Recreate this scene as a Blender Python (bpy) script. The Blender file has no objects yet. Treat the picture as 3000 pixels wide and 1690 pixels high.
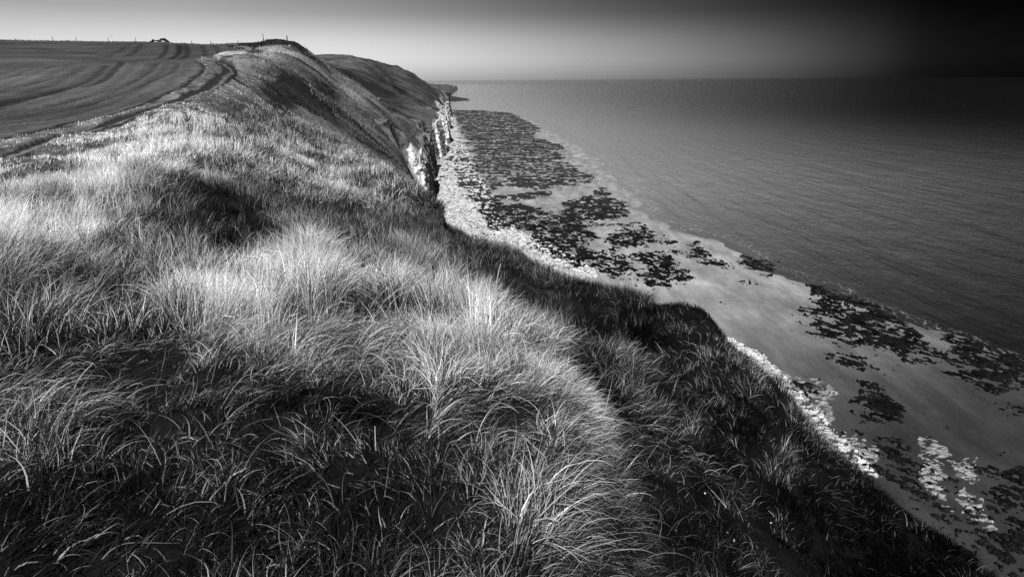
import bpy, math
import numpy as np
from mathutils import Matrix, Vector, Euler

QUICK = False      # a coarse, quick build for layout tests
rng = np.random.default_rng(7)
scene = bpy.context.scene

# ------------------------------------------------------------------ camera
CAM_Z = 31.65
F_PX, W_PX, H_PX = 1990.0, 3000.0, 1690.0
PITCH = math.radians(17.1)
ROLL = math.radians(-0.33)
cam_d = bpy.data.cameras.new('camera')
cam = bpy.data.objects.new('camera', cam_d)
scene.collection.objects.link(cam)
cam_d.sensor_fit = 'HORIZONTAL'
cam_d.sensor_width = 36.0
cam_d.lens = 36.0 * F_PX / W_PX
cam_d.clip_start = 0.05
cam_d.clip_end = 90000.0
cam.location = (0, 0, CAM_Z)
cam.rotation_euler = (Matrix.Rotation(math.radians(90) - PITCH, 3, 'X') @ Matrix.Rotation(ROLL, 3, 'Z')).to_euler()
scene.camera = cam
CAM_R = np.array(cam.rotation_euler.to_matrix())

# ------------------------------------------------------------------ sky and sun
SUN_AZ = math.radians(-171)      # measured from the viewing direction, negative is left
SUN_EL = math.radians(43)
world = bpy.data.worlds.new('World')
scene.world = world
world.use_nodes = True
nt = world.node_tree
nt.nodes.clear()
def wn(t, **k):
    n = nt.nodes.new(t)
    for a, v in k.items():
        setattr(n, a, v)
    return n
w_out = wn('ShaderNodeOutputWorld')
w_bg = wn('ShaderNodeBackground')
w_bg.inputs['Strength'].default_value = 0.15
w_sky = wn('ShaderNodeTexSky', sky_type='NISHITA')
w_sky.sun_disc = False
w_sky.sun_elevation = SUN_EL
w_sky.sun_rotation = SUN_AZ
w_bw = wn('ShaderNodeRGBToBW')
w_tc = wn('ShaderNodeTexCoord')
w_sep = wn('ShaderNodeSeparateXYZ')
w_at = wn('ShaderNodeMath', operation='ARCTAN2')
w_mr = wn('ShaderNodeMapRange')
w_mr.inputs['From Min'].default_value = -math.pi
w_mr.inputs['From Max'].default_value = math.pi
w_ra = wn('ShaderNodeValToRGB')     # how bright the sky is round the compass: bright to the left, near black to the right
w_re = wn('ShaderNodeValToRGB')     # and from the horizon up
def ramp(node, stops, mode='EASE'):
    cr = node.color_ramp
    cr.interpolation = mode
    while len(cr.elements) > 1:
        cr.elements.remove(cr.elements[-1])
    cr.elements[0].position = stops[0][0]
    cr.elements[0].color = (stops[0][1],) * 3 + (1,)
    for p, v in stops[1:]:
        e = cr.elements.new(p)
        e.color = (v, v, v, 1)
def azs(deg):
    return (deg + 180) / 360
ramp(w_ra, [(0.0, .15), (azs(-120), .5), (azs(-60), .80), (azs(-30), .78), (azs(-14), .74), (azs(-6), .64), (azs(3), .43),
            (azs(11.7), .255), (azs(20), .100), (azs(27.4), .012), (azs(31.5), .0065), (azs(36), .0042), (azs(80), .003), (1.0, .15)], 'B_SPLINE')
ramp(w_re, [(0.0, 1.0), (0.025, .97), (0.05, .80), (0.085, .48), (0.12, .36), (0.25, .30), (1.0, .30)], 'LINEAR')
w_px = wn('ShaderNodeMapRange')     # towards the right the sky also darkens faster with height
for k_, v_ in zip(('From Min', 'From Max', 'To Min', 'To Max'), (math.radians(-25), math.radians(20), 1.0, 2.1)):
    w_px.inputs[k_].default_value = v_
w_pw = wn('ShaderNodeMath', operation='POWER')
w_m1 = wn('ShaderNodeMath', operation='MULTIPLY')
w_m2 = wn('ShaderNodeMath', operation='MULTIPLY')
L = nt.links.new
L(w_tc.outputs['Generated'], w_sep.inputs[0])
L(w_sep.outputs['X'], w_at.inputs[0])
L(w_sep.outputs['Y'], w_at.inputs[1])
L(w_at.outputs[0], w_mr.inputs['Value'])
L(w_mr.outputs[0], w_ra.inputs[0])
L(w_sep.outputs['Z'], w_re.inputs[0])
L(w_sky.outputs[0], w_bw.inputs[0])
L(w_bw.outputs[0], w_m1.inputs[0])
L(w_ra.outputs[0], w_m1.inputs[1])
L(w_m1.outputs[0], w_m2.inputs[0])
L(w_at.outputs[0], w_px.inputs['Value'])
L(w_re.outputs[0], w_pw.inputs[0])
L(w_px.outputs[0], w_pw.inputs[1])
L(w_pw.outputs[0], w_m2.inputs[1])
L(w_m2.outputs[0], w_bg.inputs['Color'])
L(w_bg.outputs[0], w_out.inputs[0])

sun_d = bpy.data.lights.new('sun', 'SUN')
sun_d.energy = 4.6
sun_d.angle = math.radians(0.5)
sun_d.color = (1.0, 1.0, 1.0)      # a black and white photograph: the warm tint has no colour to show
sun = bpy.data.objects.new('sun', sun_d)
scene.collection.objects.link(sun)
sdir = Vector((math.sin(SUN_AZ) * math.cos(SUN_EL), math.cos(SUN_AZ) * math.cos(SUN_EL), math.sin(SUN_EL)))
sun.rotation_euler = (-sdir).to_track_quat('-Z', 'Y').to_euler()
sun.location = sdir * 200

scene.view_settings.view_transform = 'Standard'
scene.view_settings.look = 'None'
scene.view_settings.exposure = 0.4
scene.view_settings.gamma = 1.0
scene.cycles.max_bounces = 5
scene.cycles.diffuse_bounces = 2
scene.cycles.glossy_bounces = 2
scene.cycles.transmission_bounces = 2
scene.cycles.use_denoising = False

# ------------------------------------------------------------------ maths helpers
def ray(u, v):
    u = np.asarray(u, float); v = np.asarray(v, float)
    d = np.stack([(u - W_PX / 2) / F_PX, -(v - H_PX / 2) / F_PX, -np.ones_like(u)], -1)
    return d @ CAM_R.T
def ray_flat(u, v):
    d = ray(u, v)
    h = np.hypot(d[..., 0], d[..., 1])
    return np.arctan2(d[..., 0], d[..., 1]), d[..., 2] / h      # azimuth, tangent of the elevation
def on_level(u, v, z=0.0):
    d = ray(u, v)
    s = (z - CAM_Z) / d[..., 2]
    return np.stack([d[..., 0] * s, d[..., 1] * s], -1)
def level_poly(pts, z=0.2):
    p = np.array(pts, float)
    return on_level(p[:, 0], p[:, 1], z)

def _hash(ix, iy, seed):
    h = (ix.astype(np.int64) * 374761393 + iy.astype(np.int64) * 668265263 + seed * 974634777) & 0x7fffffff
    h = ((h ^ (h >> 13)) * 1274126177) & 0x7fffffff
    return (h ^ (h >> 16)) & 0x7fffffff
def perlin(x, y, seed=0):
    xi = np.floor(x); yi = np.floor(y)
    fx = x - xi; fy = y - yi
    u = fx * fx * fx * (fx * (fx * 6 - 15) + 10)
    v = fy * fy * fy * (fy * (fy * 6 - 15) + 10)
    def g(ix, iy, dx, dy):
        a = _hash(ix, iy, seed) * (2 * math.pi / 2147483648.0)
        return np.cos(a) * dx + np.sin(a) * dy
    n00 = g(xi, yi, fx, fy); n10 = g(xi + 1, yi, fx - 1, fy)
    n01 = g(xi, yi + 1, fx, fy - 1); n11 = g(xi + 1, yi + 1, fx - 1, fy - 1)
    return ((n00 * (1 - u) + n10 * u) * (1 - v) + (n01 * (1 - u) + n11 * u) * v) * 1.5
def fbm(x, y, octs=4, seed=0, gain=.5):
    s = 0; a = 1; t = 0
    for k in range(octs):
        s = s + a * perlin(x, y, seed + k * 17); t += a
        x = x * 2.03 + 11.7; y = y * 2.03 - 5.3; a *= gain
    return s / t * 1.4
def sstep(a, b, x):
    t = np.clip((x - a) / (b - a), 0, 1)
    return t * t * (3 - 2 * t)
def in_poly(px, py, poly):
    inside = np.zeros(px.shape, bool)
    x0, y0 = poly.min(0); x1, y1 = poly.max(0)
    sel = np.nonzero((px >= x0) & (px <= x1) & (py >= y0) & (py <= y1))
    if len(sel[0]) == 0:
        return inside
    qx = px[sel]; qy = py[sel]; r = np.zeros(qx.shape, bool)
    n = len(poly)
    for i in range(n):
        ax, ay = poly[i]; bx, by = poly[(i + 1) % n]
        if ay == by:
            continue
        c = ((ay > qy) != (by > qy)) & (qx < (bx - ax) * (qy - ay) / (by - ay) + ax)
        r ^= c
    inside[sel] = r
    return inside
def dist_line(px, py, line):
    d = np.full(px.shape, 1e9)
    for (ax, ay), (bx, by) in zip(line[:-1], line[1:]):
        vx, vy = bx - ax, by - ay
        t = np.clip(((px - ax) * vx + (py - ay) * vy) / (vx * vx + vy * vy + 1e-9), 0, 1)
        d = np.minimum(d, np.hypot(px - ax - t * vx, py - ay - t * vy))
    return d

# ------------------------------------------------------------------ the lie of the land
LAND = [  # pixel of the photograph and how far away the ground is there
 (-500,1690,3.0),(-500,1000,6.5),(-500,600,20),(-500,450,38),(-500,250,100),(-500,105,280),
 (0,1690,2.6),(0,1300,3.8),(0,1000,5.8),(0,750,10),(0,600,17),(0,500,26),(0,465,31),(0,400,42),(0,300,75),(0,200,150),(0,116,280),
 (300,1690,2.35),(300,1300,3.5),(300,1000,5.4),(300,800,8.5),(300,650,13.5),(300,500,25),(300,400,40),(300,365,46),(300,300,68),(300,230,108),(350,183,150),
 (400,160,205),(400,121,265),(200,160,205),(200,119,272),(200,190,150),
 (600,1690,2.15),(600,1300,3.1),(600,1000,5.0),(620,850,7.2),(600,700,11),(450,560,17),(430,500,24),(600,560,18),(700,620,15),(762,705,12),
 (800,650,17),(500,400,36),(500,330,48),
 (850,1000,5.0),(850,800,8.2),(900,680,13.5),(900,600,21),(850,520,31),(800,440,43),(700,400,46),(600,330,52),(560,300,57),
 (1000,900,6.2),(1000,760,10.5),(1000,640,20),(1050,580,32),(1000,500,50),(950,430,64),(900,380,78),
 (1100,1690,1.95),(1100,1300,2.9),(1100,1050,4.4),
 (1300,900,7.0),(1250,800,11),(1250,700,21),(1250,640,33),(1200,590,50),(1150,540,78),(1200,540,108),
 (1400,1000,5.0),(1500,1690,1.9),(1500,1350,2.7),(1500,1100,3.9),
 (1650,1150,3.7),(1700,1250,3.2),(1700,1450,2.55),(1650,1690,2.05),
 (1750,1000,8.5),(1500,900,8.6),(1500,800,17),(1600,830,18),(1820,1300,5.0),
 (1850,1000,11),(2000,1150,8.5),(2200,1350,7.0),(2300,1500,6.3),(2500,1600,7.0),(1900,1300,5.6),(2000,1500,4.5),(2150,1690,3.9),
 (1800,1500,3.6),(1800,1690,2.7),(2500,1690,6.0),(1700,900,13),(1920,1215,6.6),(2100,1450,5.2),(2250,1650,4.6),
 (700,310,64),(690,262,78),(620,252,75),(685,215,95),(640,187,125),(600,182,135),(450,182,150),
 (600,165,188),(600,128,242),(450,165,200),(450,122,260),(750,165,180),(700,128,236),
 (772,124,225),(870,137,206),(850,150,190),(800,160,180),(760,200,140),(700,230,96),(800,225,122),(880,245,140),
 (930,181,205),(973,214,205),(1035,251,205),(1084,283,205),(1150,350,198),(1195,400,188),
 (1000,300,160),(1100,350,165),(1050,300,175),(1140,400,160),(900,300,120),(850,335,92),(1000,380,120),(1100,450,115),(1180,480,140),(1220,560,140),(1198,430,172),(1225,510,166),
 (950,178,430),(1000,180,440),(1035,176,440),(1055,174,445),(1078,182,455),(1097,198,470),(1107,202,480),(1132,203,490),(1158,213,505),(1182,219,525),(1222,228,555),(1236,236,560),(1260,261,565),(1285,284,570),
 (1000,230,370),(1100,290,320),(1050,230,390),(1150,280,400),(1200,300,350),(1240,310,380),(1250,380,265),(1270,340,320),(1180,350,262),
]
SIL = [(1300,668,31),(1397,712,28),(1514,748,26),(1607,792,24),(1747,818,22),(1910,865,21),(2061,900,19.5),(2131,1013,17),(2271,1130,15),(2376,1269,13),
       (2504,1368,12),(2632,1467,11),(2795,1572,10),(2911,1690,9),(3100,1850,8)]
pa, pr, pz = [], [], []
for u, v, r in LAND + SIL:
    a, t = ray_flat(u, v)
    pa.append(float(a)); pr.append(r); pz.append(CAM_Z + r * float(t))
def hidden(u, v, r, z):
    a, t = ray_flat(u, v)
    pa.append(float(a)); pr.append(r); pz.append(z)
for u, v, r in SIL:                       # past the brow of the near slope the ground falls steeply to the beach
    a, t = ray_flat(u, v)
    z0 = CAM_Z + r * float(t)
    hidden(u, v, r * 1.35, z0 - r * .35 * 1.25)
    hidden(u, v, r * 1.9, max(z0 - r * .9 * 1.25, 5.0))
for u, v, r, z in [(350,182,172,34.4),(450,182,170,35.2),(600,182,160,35.6),(0,116,420,42),(200,119,420,40),(400,121,420,39),(600,127,400,38),(772,123,360,37),
                   (0,116,1200,40),(400,121,1200,40),(772,123,1200,40),(-500,105,420,45),(-500,105,1200,45),
                   (930,181,245,34.0),(973,214,250,31),(1035,251,250,26),(1084,283,248,22.5),(930,181,320,34),(1000,180,900,40),(1100,203,900,36),(1200,229,1000,27),(1290,275,1000,17),
                   (1000,180,2500,40),(1200,229,2500,30),(1290,275,2500,20)]:
    hidden(u, v, r, z)
for az in (-70, -50):                     # outside the frame: flat clifftop
    for r, z in ((1.2, 30.1), (4, 30.1), (15, 29.6), (60, 30.5), (200, 38), (1000, 42)):
        pa.append(math.radians(az)); pr.append(r); pz.append(z)
for az in (50, 65):
    for r, z in ((1.2, 29.9), (2.5, 28.8), (5, 26.5), (9, 22), (16, 14), (30, 6)):
        pa.append(math.radians(az)); pr.append(r); pz.append(z)
for az in (-40, -10, 15, 35):
    pa.append(math.radians(az)); pr.append(.9); pz.append(30.05)
pa = np.array(pa); pr = np.array(pr); pz = np.array(pz)
right = np.clip((pa - .12) / .15, 0, 1)
pz = pz - (.30 - .14 * right) * np.clip((pr - 1.2) / 7, 0, 1) * np.clip((420 - pr) / 200, 0, 1)
AZ_K = 3.2
def tps(r2):
    return np.where(r2 > 1e-12, .5 * r2 * np.log(np.maximum(r2, 1e-12)), 0)
X = pa * AZ_K; Y = np.log(pr); n = len(X)
K = tps((X[:, None] - X) ** 2 + (Y[:, None] - Y) ** 2) + np.eye(n) * 1e-3
Pm = np.stack([np.ones(n), X, Y], 1)
A = np.block([[K, Pm], [Pm.T, np.zeros((3, 3))]])
# height is solved as the slope seen from the eye, which is even in scale from 1 m to 1 km
tv = (pz - CAM_Z) / pr
sol = np.linalg.solve(A, np.concatenate([tv, np.zeros(3)]))
GA = np.linspace(math.radians(-72), math.radians(66), 420)
GR = np.linspace(math.log(.8), math.log(3000), 420)
ga, gr = np.meshgrid(GA * AZ_K, GR, indexing='ij')
gt = sol[n] + sol[n + 1] * ga + sol[n + 2] * gr
for k in range(n):
    gt += sol[k] * tps((ga - X[k]) ** 2 + (gr - Y[k]) ** 2)
_sa, _st = ray_flat([q[0] for q in SIL], [q[1] for q in SIL])
SIL_A = np.array(_sa); SIL_T = np.array(_st)
def land_smooth(x, y):
    a = np.arctan2(x, y); r = np.maximum(np.hypot(x, y), .81)
    fa = np.clip((a - GA[0]) / (GA[1] - GA[0]), 0, len(GA) - 1.001)
    fr = np.clip((np.log(r) - GR[0]) / (GR[1] - GR[0]), 0, len(GR) - 1.001)
    i = fa.astype(int); j = fr.astype(int); fa = fa - i; fr = fr - j
    t = (gt[i, j] * (1 - fa) + gt[i + 1, j] * fa) * (1 - fr) + (gt[i, j + 1] * (1 - fa) + gt[i + 1, j + 1] * fa) * fr
    cap = np.interp(a, SIL_A, SIL_T, left=9, right=-9) - .15 / np.maximum(r, 4)
    cap = np.where(a > SIL_A[-1], SIL_T[-1] + (SIL_T[-1] - SIL_T[-2]) / (SIL_A[-1] - SIL_A[-2]) * (a - SIL_A[-1]) - .15 / np.maximum(r, 4), cap)
    k = .012
    hgap = np.clip(.5 + .5 * (cap - t) / k, 0, 1)
    soft = cap * (1 - hgap) + t * hgap - k * hgap * (1 - hgap)
    t = np.where((a > SIL_A[0]) & (r < 70), soft, t)
    return CAM_Z + t * r

# cliff foot: x as a function of y
FOOT = [(-13, 132), (-14, 141), (-26.5, 152), (-27.2, 168), (-26, 171), (-21.3, 175), (-22.4, 190), (-25.7, 214), (-26.3, 230), (-27, 247), (-33, 256),
        (-34.5, 276), (-29, 285), (-29.2, 300), (-30.2, 317), (-36, 330), (-37, 343), (-31.2, 351), (-33, 372), (-38, 384), (-36.7, 400), (-44, 440), (-41, 455),
        (-51.6, 555), (-57, 600), (-52, 615), (-63.8, 700), (-74, 810)]
near_px = [(2911,1690),(2632,1467),(2376,1269),(2131,1013),(1910,865),(1607,792)]
NEAR = []
for p in on_level(*np.array(near_px, float).T):
    NEAR.append((p[0] - 6.0, p[1] - 2))
FOOT = [(34, -60), (34, 0), (30, 20)] + NEAR + FOOT + [(FOOT[-1][0] - 40, FOOT[-1][1] + 500), (FOOT[-1][0] - 200, 4000)]
FOOT = np.array(sorted(FOOT, key=lambda q: q[1]))
def coast(x, y):
    """metres seaward of the cliff foot (negative on the land)"""
    xb = np.interp(y, FOOT[:, 1], FOOT[:, 0])
    n_ = .9 * perlin(y / 9.0, y * 0 + 3.1, 5) + .5 * perlin(y / 3.1, y * 0 + 1.7, 6) + 2.5 * perlin(y / 23.0, y * 0 + 7.7, 8) * sstep(400, 450, y)
    return x - xb - n_ * sstep(125, 140, y)
def rough(x, y):
    r = np.hypot(x, y)
    k1 = sstep(2, 12, r) * (1 - .6 * sstep(60, 140, r))
    z = .20 * k1 * fbm(x / 3.1, y / 3.1, 3, 31) + .42 * sstep(9, 22, r) * (1 - sstep(70, 120, r)) * fbm(x / 6.5, y / 6.5, 2, 33)
    z = z + .07 * fbm(x / .62, y / .62, 2, 44) * (1 - sstep(30, 60, r))
    z = z + .09 * fbm(x / .85, y / .85, 2, 47) * sstep(1.3, 3.5, r) * (1 - sstep(14, 30, r))
    far = sstep(70, 130, r)
    dc = coast(x, y)
    slope = sstep(-52, -34, dc) * far
    crown_ = (1 - .75 * sstep(26, 40, -dc) * (1 - sstep(260, 340, r)))
    wob = 6 * fbm(x / 30, y / 30, 2, 55)
    g1 = 1 - 2 * np.abs(perlin(x / 60, (y + wob) / 15, 57)); g2 = 1 - 2 * np.abs(perlin(x / 26, (y + wob) / 6, 58))
    z = z + far * (1 - .6 * sstep(0, 40, -60 - dc)) * (1.0 * fbm(x / 13, y / 13, 4, 52) + 1.6 * fbm(x / 34, y / 34, 2, 53) * sstep(250, 400, r)) * crown_ + slope * (2.0 * (g1 - .3) + 1.0 * (g2 - .3))
    return z
def field_flat(x, y):
    return np.ones_like(x)
def land_top(x, y, flat=None):
    z = land_smooth(x, y)
    rr = rough(x, y)
    if flat is not None:
        rr = rr * (1 - flat)
    z = z + rr
    return z
def land(x, y, flat=None):
    z = land_top(x, y, flat)
    d = coast(x, y)
    keep = sstep(1.1, 3.0, -d)
    return -2.5 + (np.maximum(z, .6) + 2.5) * keep

def to_px(x, y, z):
    p = np.stack([x, y, z - CAM_Z], -1) @ CAM_R
    s = -1.0 / np.minimum(p[..., 2], -1e-3)
    return W_PX / 2 + p[..., 0] * s * F_PX, H_PX / 2 - p[..., 1] * s * F_PX

_sr = np.exp(np.linspace(math.log(1.2), math.log(1400), 2600))
def hit(u, v):
    """where the line of sight through a pixel meets the land"""
    a, t = ray_flat(u, v)
    x = np.sin(a) * _sr; y = np.cos(a) * _sr
    z = land_smooth(x, y)
    below = np.nonzero(CAM_Z + t * _sr <= z)[0]
    k = below[0] if len(below) else int(np.argmax(np.where(_sr < 620, (z - CAM_Z) / _sr, -9)))
    return x[k], y[k]
def crest(u, v, r0, r1):
    a, t = ray_flat(u, v)
    rr_ = np.linspace(r0, r1, 300); x = np.sin(a) * rr_; y = np.cos(a) * rr_
    k = int(np.argmax((land(x, y) - CAM_Z) / rr_))
    return x[k], y[k]
def land_line(pts, keep_r=None):
    return [hit(u, v) for u, v in pts]

# ------------------------------------------------------------------ mesh helpers
def link(name, me, mat=None, parent=None):
    o = bpy.data.objects.new(name, me)
    scene.collection.objects.link(o)
    if mat:
        me.materials.append(mat)
    if parent:
        o.parent = parent
    return o
def np_mesh(name, co, faces, attrs=None, smooth=True):
    me = bpy.data.meshes.new(name)
    nf, k = faces.shape
    me.vertices.add(len(co)); me.vertices.foreach_set('co', co.astype(np.float32).ravel())
    me.loops.add(nf * k); me.loops.foreach_set('vertex_index', faces.astype(np.int32).ravel())
    me.polygons.add(nf)
    me.polygons.foreach_set('loop_start', np.arange(0, nf * k, k, dtype=np.int32))
    me.polygons.foreach_set('loop_total', np.full(nf, k, np.int32))
    me.polygons.foreach_set('use_smooth', np.full(nf, smooth, bool))
    for an, av in (attrs or {}).items():
        at = me.attributes.new(an, 'FLOAT', 'POINT')
        at.data.foreach_set('value', av.astype(np.float32).ravel())
    me.update(calc_edges=True)
    me.validate()
    return me
def sub_mesh(name, co, faces, attrs, smooth=True):
    used = np.unique(faces)
    remap = np.full(len(co), -1, np.int64); remap[used] = np.arange(len(used))
    return np_mesh(name, co[used], remap[faces], {k: v[used] for k, v in (attrs or {}).items()}, smooth)
def polar(a0, a1, na, r0, r1, nr):
    a = np.radians(np.linspace(a0, a1, na)); r = np.exp(np.linspace(math.log(r0), math.log(r1), nr))
    aa, rr = np.meshgrid(a, r, indexing='ij')
    x = np.sin(aa) * rr; y = np.cos(aa) * rr
    idx = np.arange(na * nr).reshape(na, nr)
    f = np.stack([idx[:-1, :-1], idx[1:, :-1], idx[1:, 1:], idx[:-1, 1:]], -1).reshape(-1, 4)
    return x.ravel(), y.ravel(), f
def struct(o):
    o['kind'] = 'structure'
    return o
def stuff(o, label, cat):
    o['kind'] = 'stuff'; o['label'] = label; o['category'] = cat
    return o
def tag(o, label, cat, group=None):
    o['label'] = label; o['category'] = cat
    if group:
        o['group'] = group
    return o

# ------------------------------------------------------------------ materials
def new_mat(name):
    m = bpy.data.materials.new(name); m.use_nodes = True
    t = m.node_tree; t.nodes.clear()
    return m, t
def node(t, kind, **k):
    n_ = t.nodes.new(kind)
    for a, v in k.items():
        setattr(n_, a, v)
    return n_
def math_n(t, op, a, b):
    n_ = node(t, 'ShaderNodeMath', operation=op)
    for i, q in enumerate((a, b)):
        if isinstance(q, (int, float)):
            n_.inputs[i].default_value = q
        else:
            t.links.new(q, n_.inputs[i])
    return n_.outputs[0]
def noise_n(t, scale, detail=4, rough_=.6, vec=None, stretch=None, rot=0):
    tc = node(t, 'ShaderNodeTexCoord')
    src = tc.outputs['Object']
    if stretch:
        mp = node(t, 'ShaderNodeMapping')
        mp.inputs['Scale'].default_value = stretch
        mp.inputs['Rotation'].default_value = (0, 0, rot)
        t.links.new(src, mp.inputs[0]); src = mp.outputs[0]
    n_ = node(t, 'ShaderNodeTexNoise')
    n_.inputs['Scale'].default_value = scale
    n_.inputs['Detail'].default_value = detail
    n_.inputs['Roughness'].default_value = rough_
    t.links.new(src, n_.inputs['Vector'])
    return n_.outputs['Fac']
def range_n(t, val, a, b, c, d):
    n_ = node(t, 'ShaderNodeMapRange')
    t.links.new(val, n_.inputs['Value'])
    for i, q in zip(('From Min', 'From Max', 'To Min', 'To Max'), (a, b, c, d)):
        n_.inputs[i].default_value = q
    return n_.outputs[0]
def attr_n(t, name):
    n_ = node(t, 'ShaderNodeAttribute'); n_.attribute_name = name
    return n_.outputs['Fac']
def finish(t, col, rough_=.9, bump=None, bdist=.05, bstr=1.0, spec=.2, ior=None):
    p = node(t, 'ShaderNodeBsdfPrincipled'); o = node(t, 'ShaderNodeOutputMaterial')
    if isinstance(col, (int, float)):
        p.inputs['Base Color'].default_value = (col, col, col, 1)
    else:
        cc = node(t, 'ShaderNodeCombineColor')
        for i in range(3):
            t.links.new(col, cc.inputs[i])
        t.links.new(cc.outputs[0], p.inputs['Base Color'])
    if isinstance(rough_, (int, float)):
        p.inputs['Roughness'].default_value = rough_
    else:
        t.links.new(rough_, p.inputs['Roughness'])
    p.inputs['Specular IOR Level'].default_value = spec
    if ior:
        p.inputs['IOR'].default_value = ior
    if bump is not None:
        b = node(t, 'ShaderNodeBump')
        b.inputs['Distance'].default_value = bdist; b.inputs['Strength'].default_value = bstr
        t.links.new(bump, b.inputs['Height']); t.links.new(b.outputs[0], p.inputs['Normal'])
    t.links.new(p.outputs[0], o.inputs[0])
    return p
def plain(name, val, rough_=.85, nscale=8, amp=.35, bd=.02):
    m, t = new_mat(name)
    n_ = noise_n(t, nscale)
    finish(t, math_n(t, 'MULTIPLY', range_n(t, n_, .3, .7, 1 - amp, 1 + amp), val), rough_, n_, bd)
    return m

# rough grassland and bare earth of the slope: 'alb' is plant tone with light and shade painted in
m_ground, t = new_mat('rough_grassland')
n1 = noise_n(t, 1.3, 6, .65); n2 = noise_n(t, 9, 3, .6); n3 = noise_n(t, .22, 4, .6)
c = math_n(t, 'MULTIPLY', attr_n(t, 'alb'), range_n(t, n1, .3, .7, .45, 1.5))
c = math_n(t, 'MULTIPLY', c, range_n(t, n2, .25, .75, .55, 1.45))
c = math_n(t, 'MULTIPLY', c, range_n(t, n3, .3, .7, .75, 1.25))
finish(t, c, .95, n1, .2, 1.0, .1)

m_field, t = new_mat('stubble_field')
n1 = noise_n(t, 2.2, 5, .7); n2 = noise_n(t, .08, 3, .6); n3 = noise_n(t, .5, 3, .6, stretch=(1, .12, 1), rot=.5)
nf = noise_n(t, 7, 3, .7)
c = math_n(t, 'MULTIPLY', attr_n(t, 'alb'), range_n(t, n1, .3, .7, .5, 1.5))
c = math_n(t, 'MULTIPLY', c, range_n(t, nf, .3, .7, .6, 1.4))
c = math_n(t, 'MULTIPLY', c, range_n(t, n2, .3, .7, .8, 1.2))
c = math_n(t, 'MULTIPLY', c, range_n(t, n3, .3, .7, .85, 1.15))
finish(t, c, .95, n1, .15, 1.0, .1)

m_track, t = new_mat('worn_earth_track')
n1 = noise_n(t, 4, 5, .7)
c = math_n(t, 'MULTIPLY', attr_n(t, 'alb'), range_n(t, n1, .3, .7, .55, 1.45))
finish(t, c, .9, n1, .12, 1.0, .2)

m_chalk, t = new_mat('chalk_cliff_face')
n1 = noise_n(t, .9, 6, .7, stretch=(1, 1, .5)); n2 = noise_n(t, .35, 5, .65, stretch=(1, 1, 3))
n3 = noise_n(t, 3, 4, .6)
c = math_n(t, 'MULTIPLY', attr_n(t, 'alb'), range_n(t, n1, .3, .6, .65, 1.2))
c = math_n(t, 'MULTIPLY', c, range_n(t, n3, .3, .7, .8, 1.2))
finish(t, c, .9, n3, .10, 1.0, .1)

m_beach, t = new_mat('wet_sand_and_chalk')
n1 = noise_n(t, 3.2, 5, .7); n2 = noise_n(t, .12, 4, .6); n3 = noise_n(t, 1.1, 5, .65)
n4 = noise_n(t, 2.5, 4, .7)
crack = node(t, 'ShaderNodeTexVoronoi', feature='DISTANCE_TO_EDGE'); crack.inputs['Scale'].default_value = .75
tc = node(t, 'ShaderNodeTexCoord'); mixv = node(t, 'ShaderNodeVectorMath', operation='ADD')
nz = node(t, 'ShaderNodeTexNoise'); nz.inputs['Scale'].default_value = .7; nz.inputs['Detail'].default_value = 4
t.links.new(tc.outputs['Object'], nz.inputs['Vector']); t.links.new(tc.outputs['Object'], mixv.inputs[0]); t.links.new(nz.outputs['Color'], mixv.inputs[1])
t.links.new(mixv.outputs[0], crack.inputs['Vector'])
ck = range_n(t, crack.outputs['Distance'], .0, .07, .25, 1.0)
n6a = noise_n(t, .35, 5, .65, stretch=(1, .28, 1), rot=-math.radians(34))
sand = math_n(t, 'MULTIPLY', range_n(t, n6a, .3, .7, .72, 1.28), range_n(t, n1, .25, .75, .8, 1.2))
sand = math_n(t, 'MULTIPLY', sand, range_n(t, n2, .3, .7, .8, 1.2))
sand = math_n(t, 'MULTIPLY', sand, attr_n(t, 'sand'))
chk = math_n(t, 'MULTIPLY', math_n(t, 'MULTIPLY', range_n(t, n3, .36, .58, .25, 1.0), ck), .85)
chk = math_n(t, 'MULTIPLY', chk, range_n(t, n1, .3, .5, .6, 1.0))
mx = node(t, 'ShaderNodeMix', data_type='FLOAT')
t.links.new(attr_n(t, 'chalk'), mx.inputs['Factor']); t.links.new(sand, mx.inputs[2]); t.links.new(chk, mx.inputs[3])
n6 = noise_n(t, .35, 5, .65, stretch=(1, .28, 1), rot=-math.radians(34)); n7 = noise_n(t, 2.6, 3, .6, stretch=(1, .2, 1), rot=-math.radians(20))
ro = math_n(t, 'ADD', range_n(t, attr_n(t, 'chalk'), 0, 1, .18, .65), range_n(t, n6, .35, .65, .0, .3))
bh = math_n(t, 'ADD', math_n(t, 'MULTIPLY', n3, attr_n(t, 'chalk')), math_n(t, 'MULTIPLY', n7, .08))
finish(t, mx.outputs[0], ro, bh, .5, 1.0, .4)

m_weed, t = new_mat('wet_seaweed')
n1 = noise_n(t, 4, 4, .7)
wd_ = math_n(t, 'ADD', .006, math_n(t, 'MULTIPLY', attr_n(t, 'paler'), .032))  # weed tone rises with distance
n5 = noise_n(t, .5, 4, .7)
finish(t, math_n(t, 'MULTIPLY', wd_, math_n(t, 'MULTIPLY', range_n(t, n1, .35, .75, .3, 2.4), range_n(t, n5, .36, .62, .2, 2.0))), .6, n1, .2, 1.0, .08)

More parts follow.
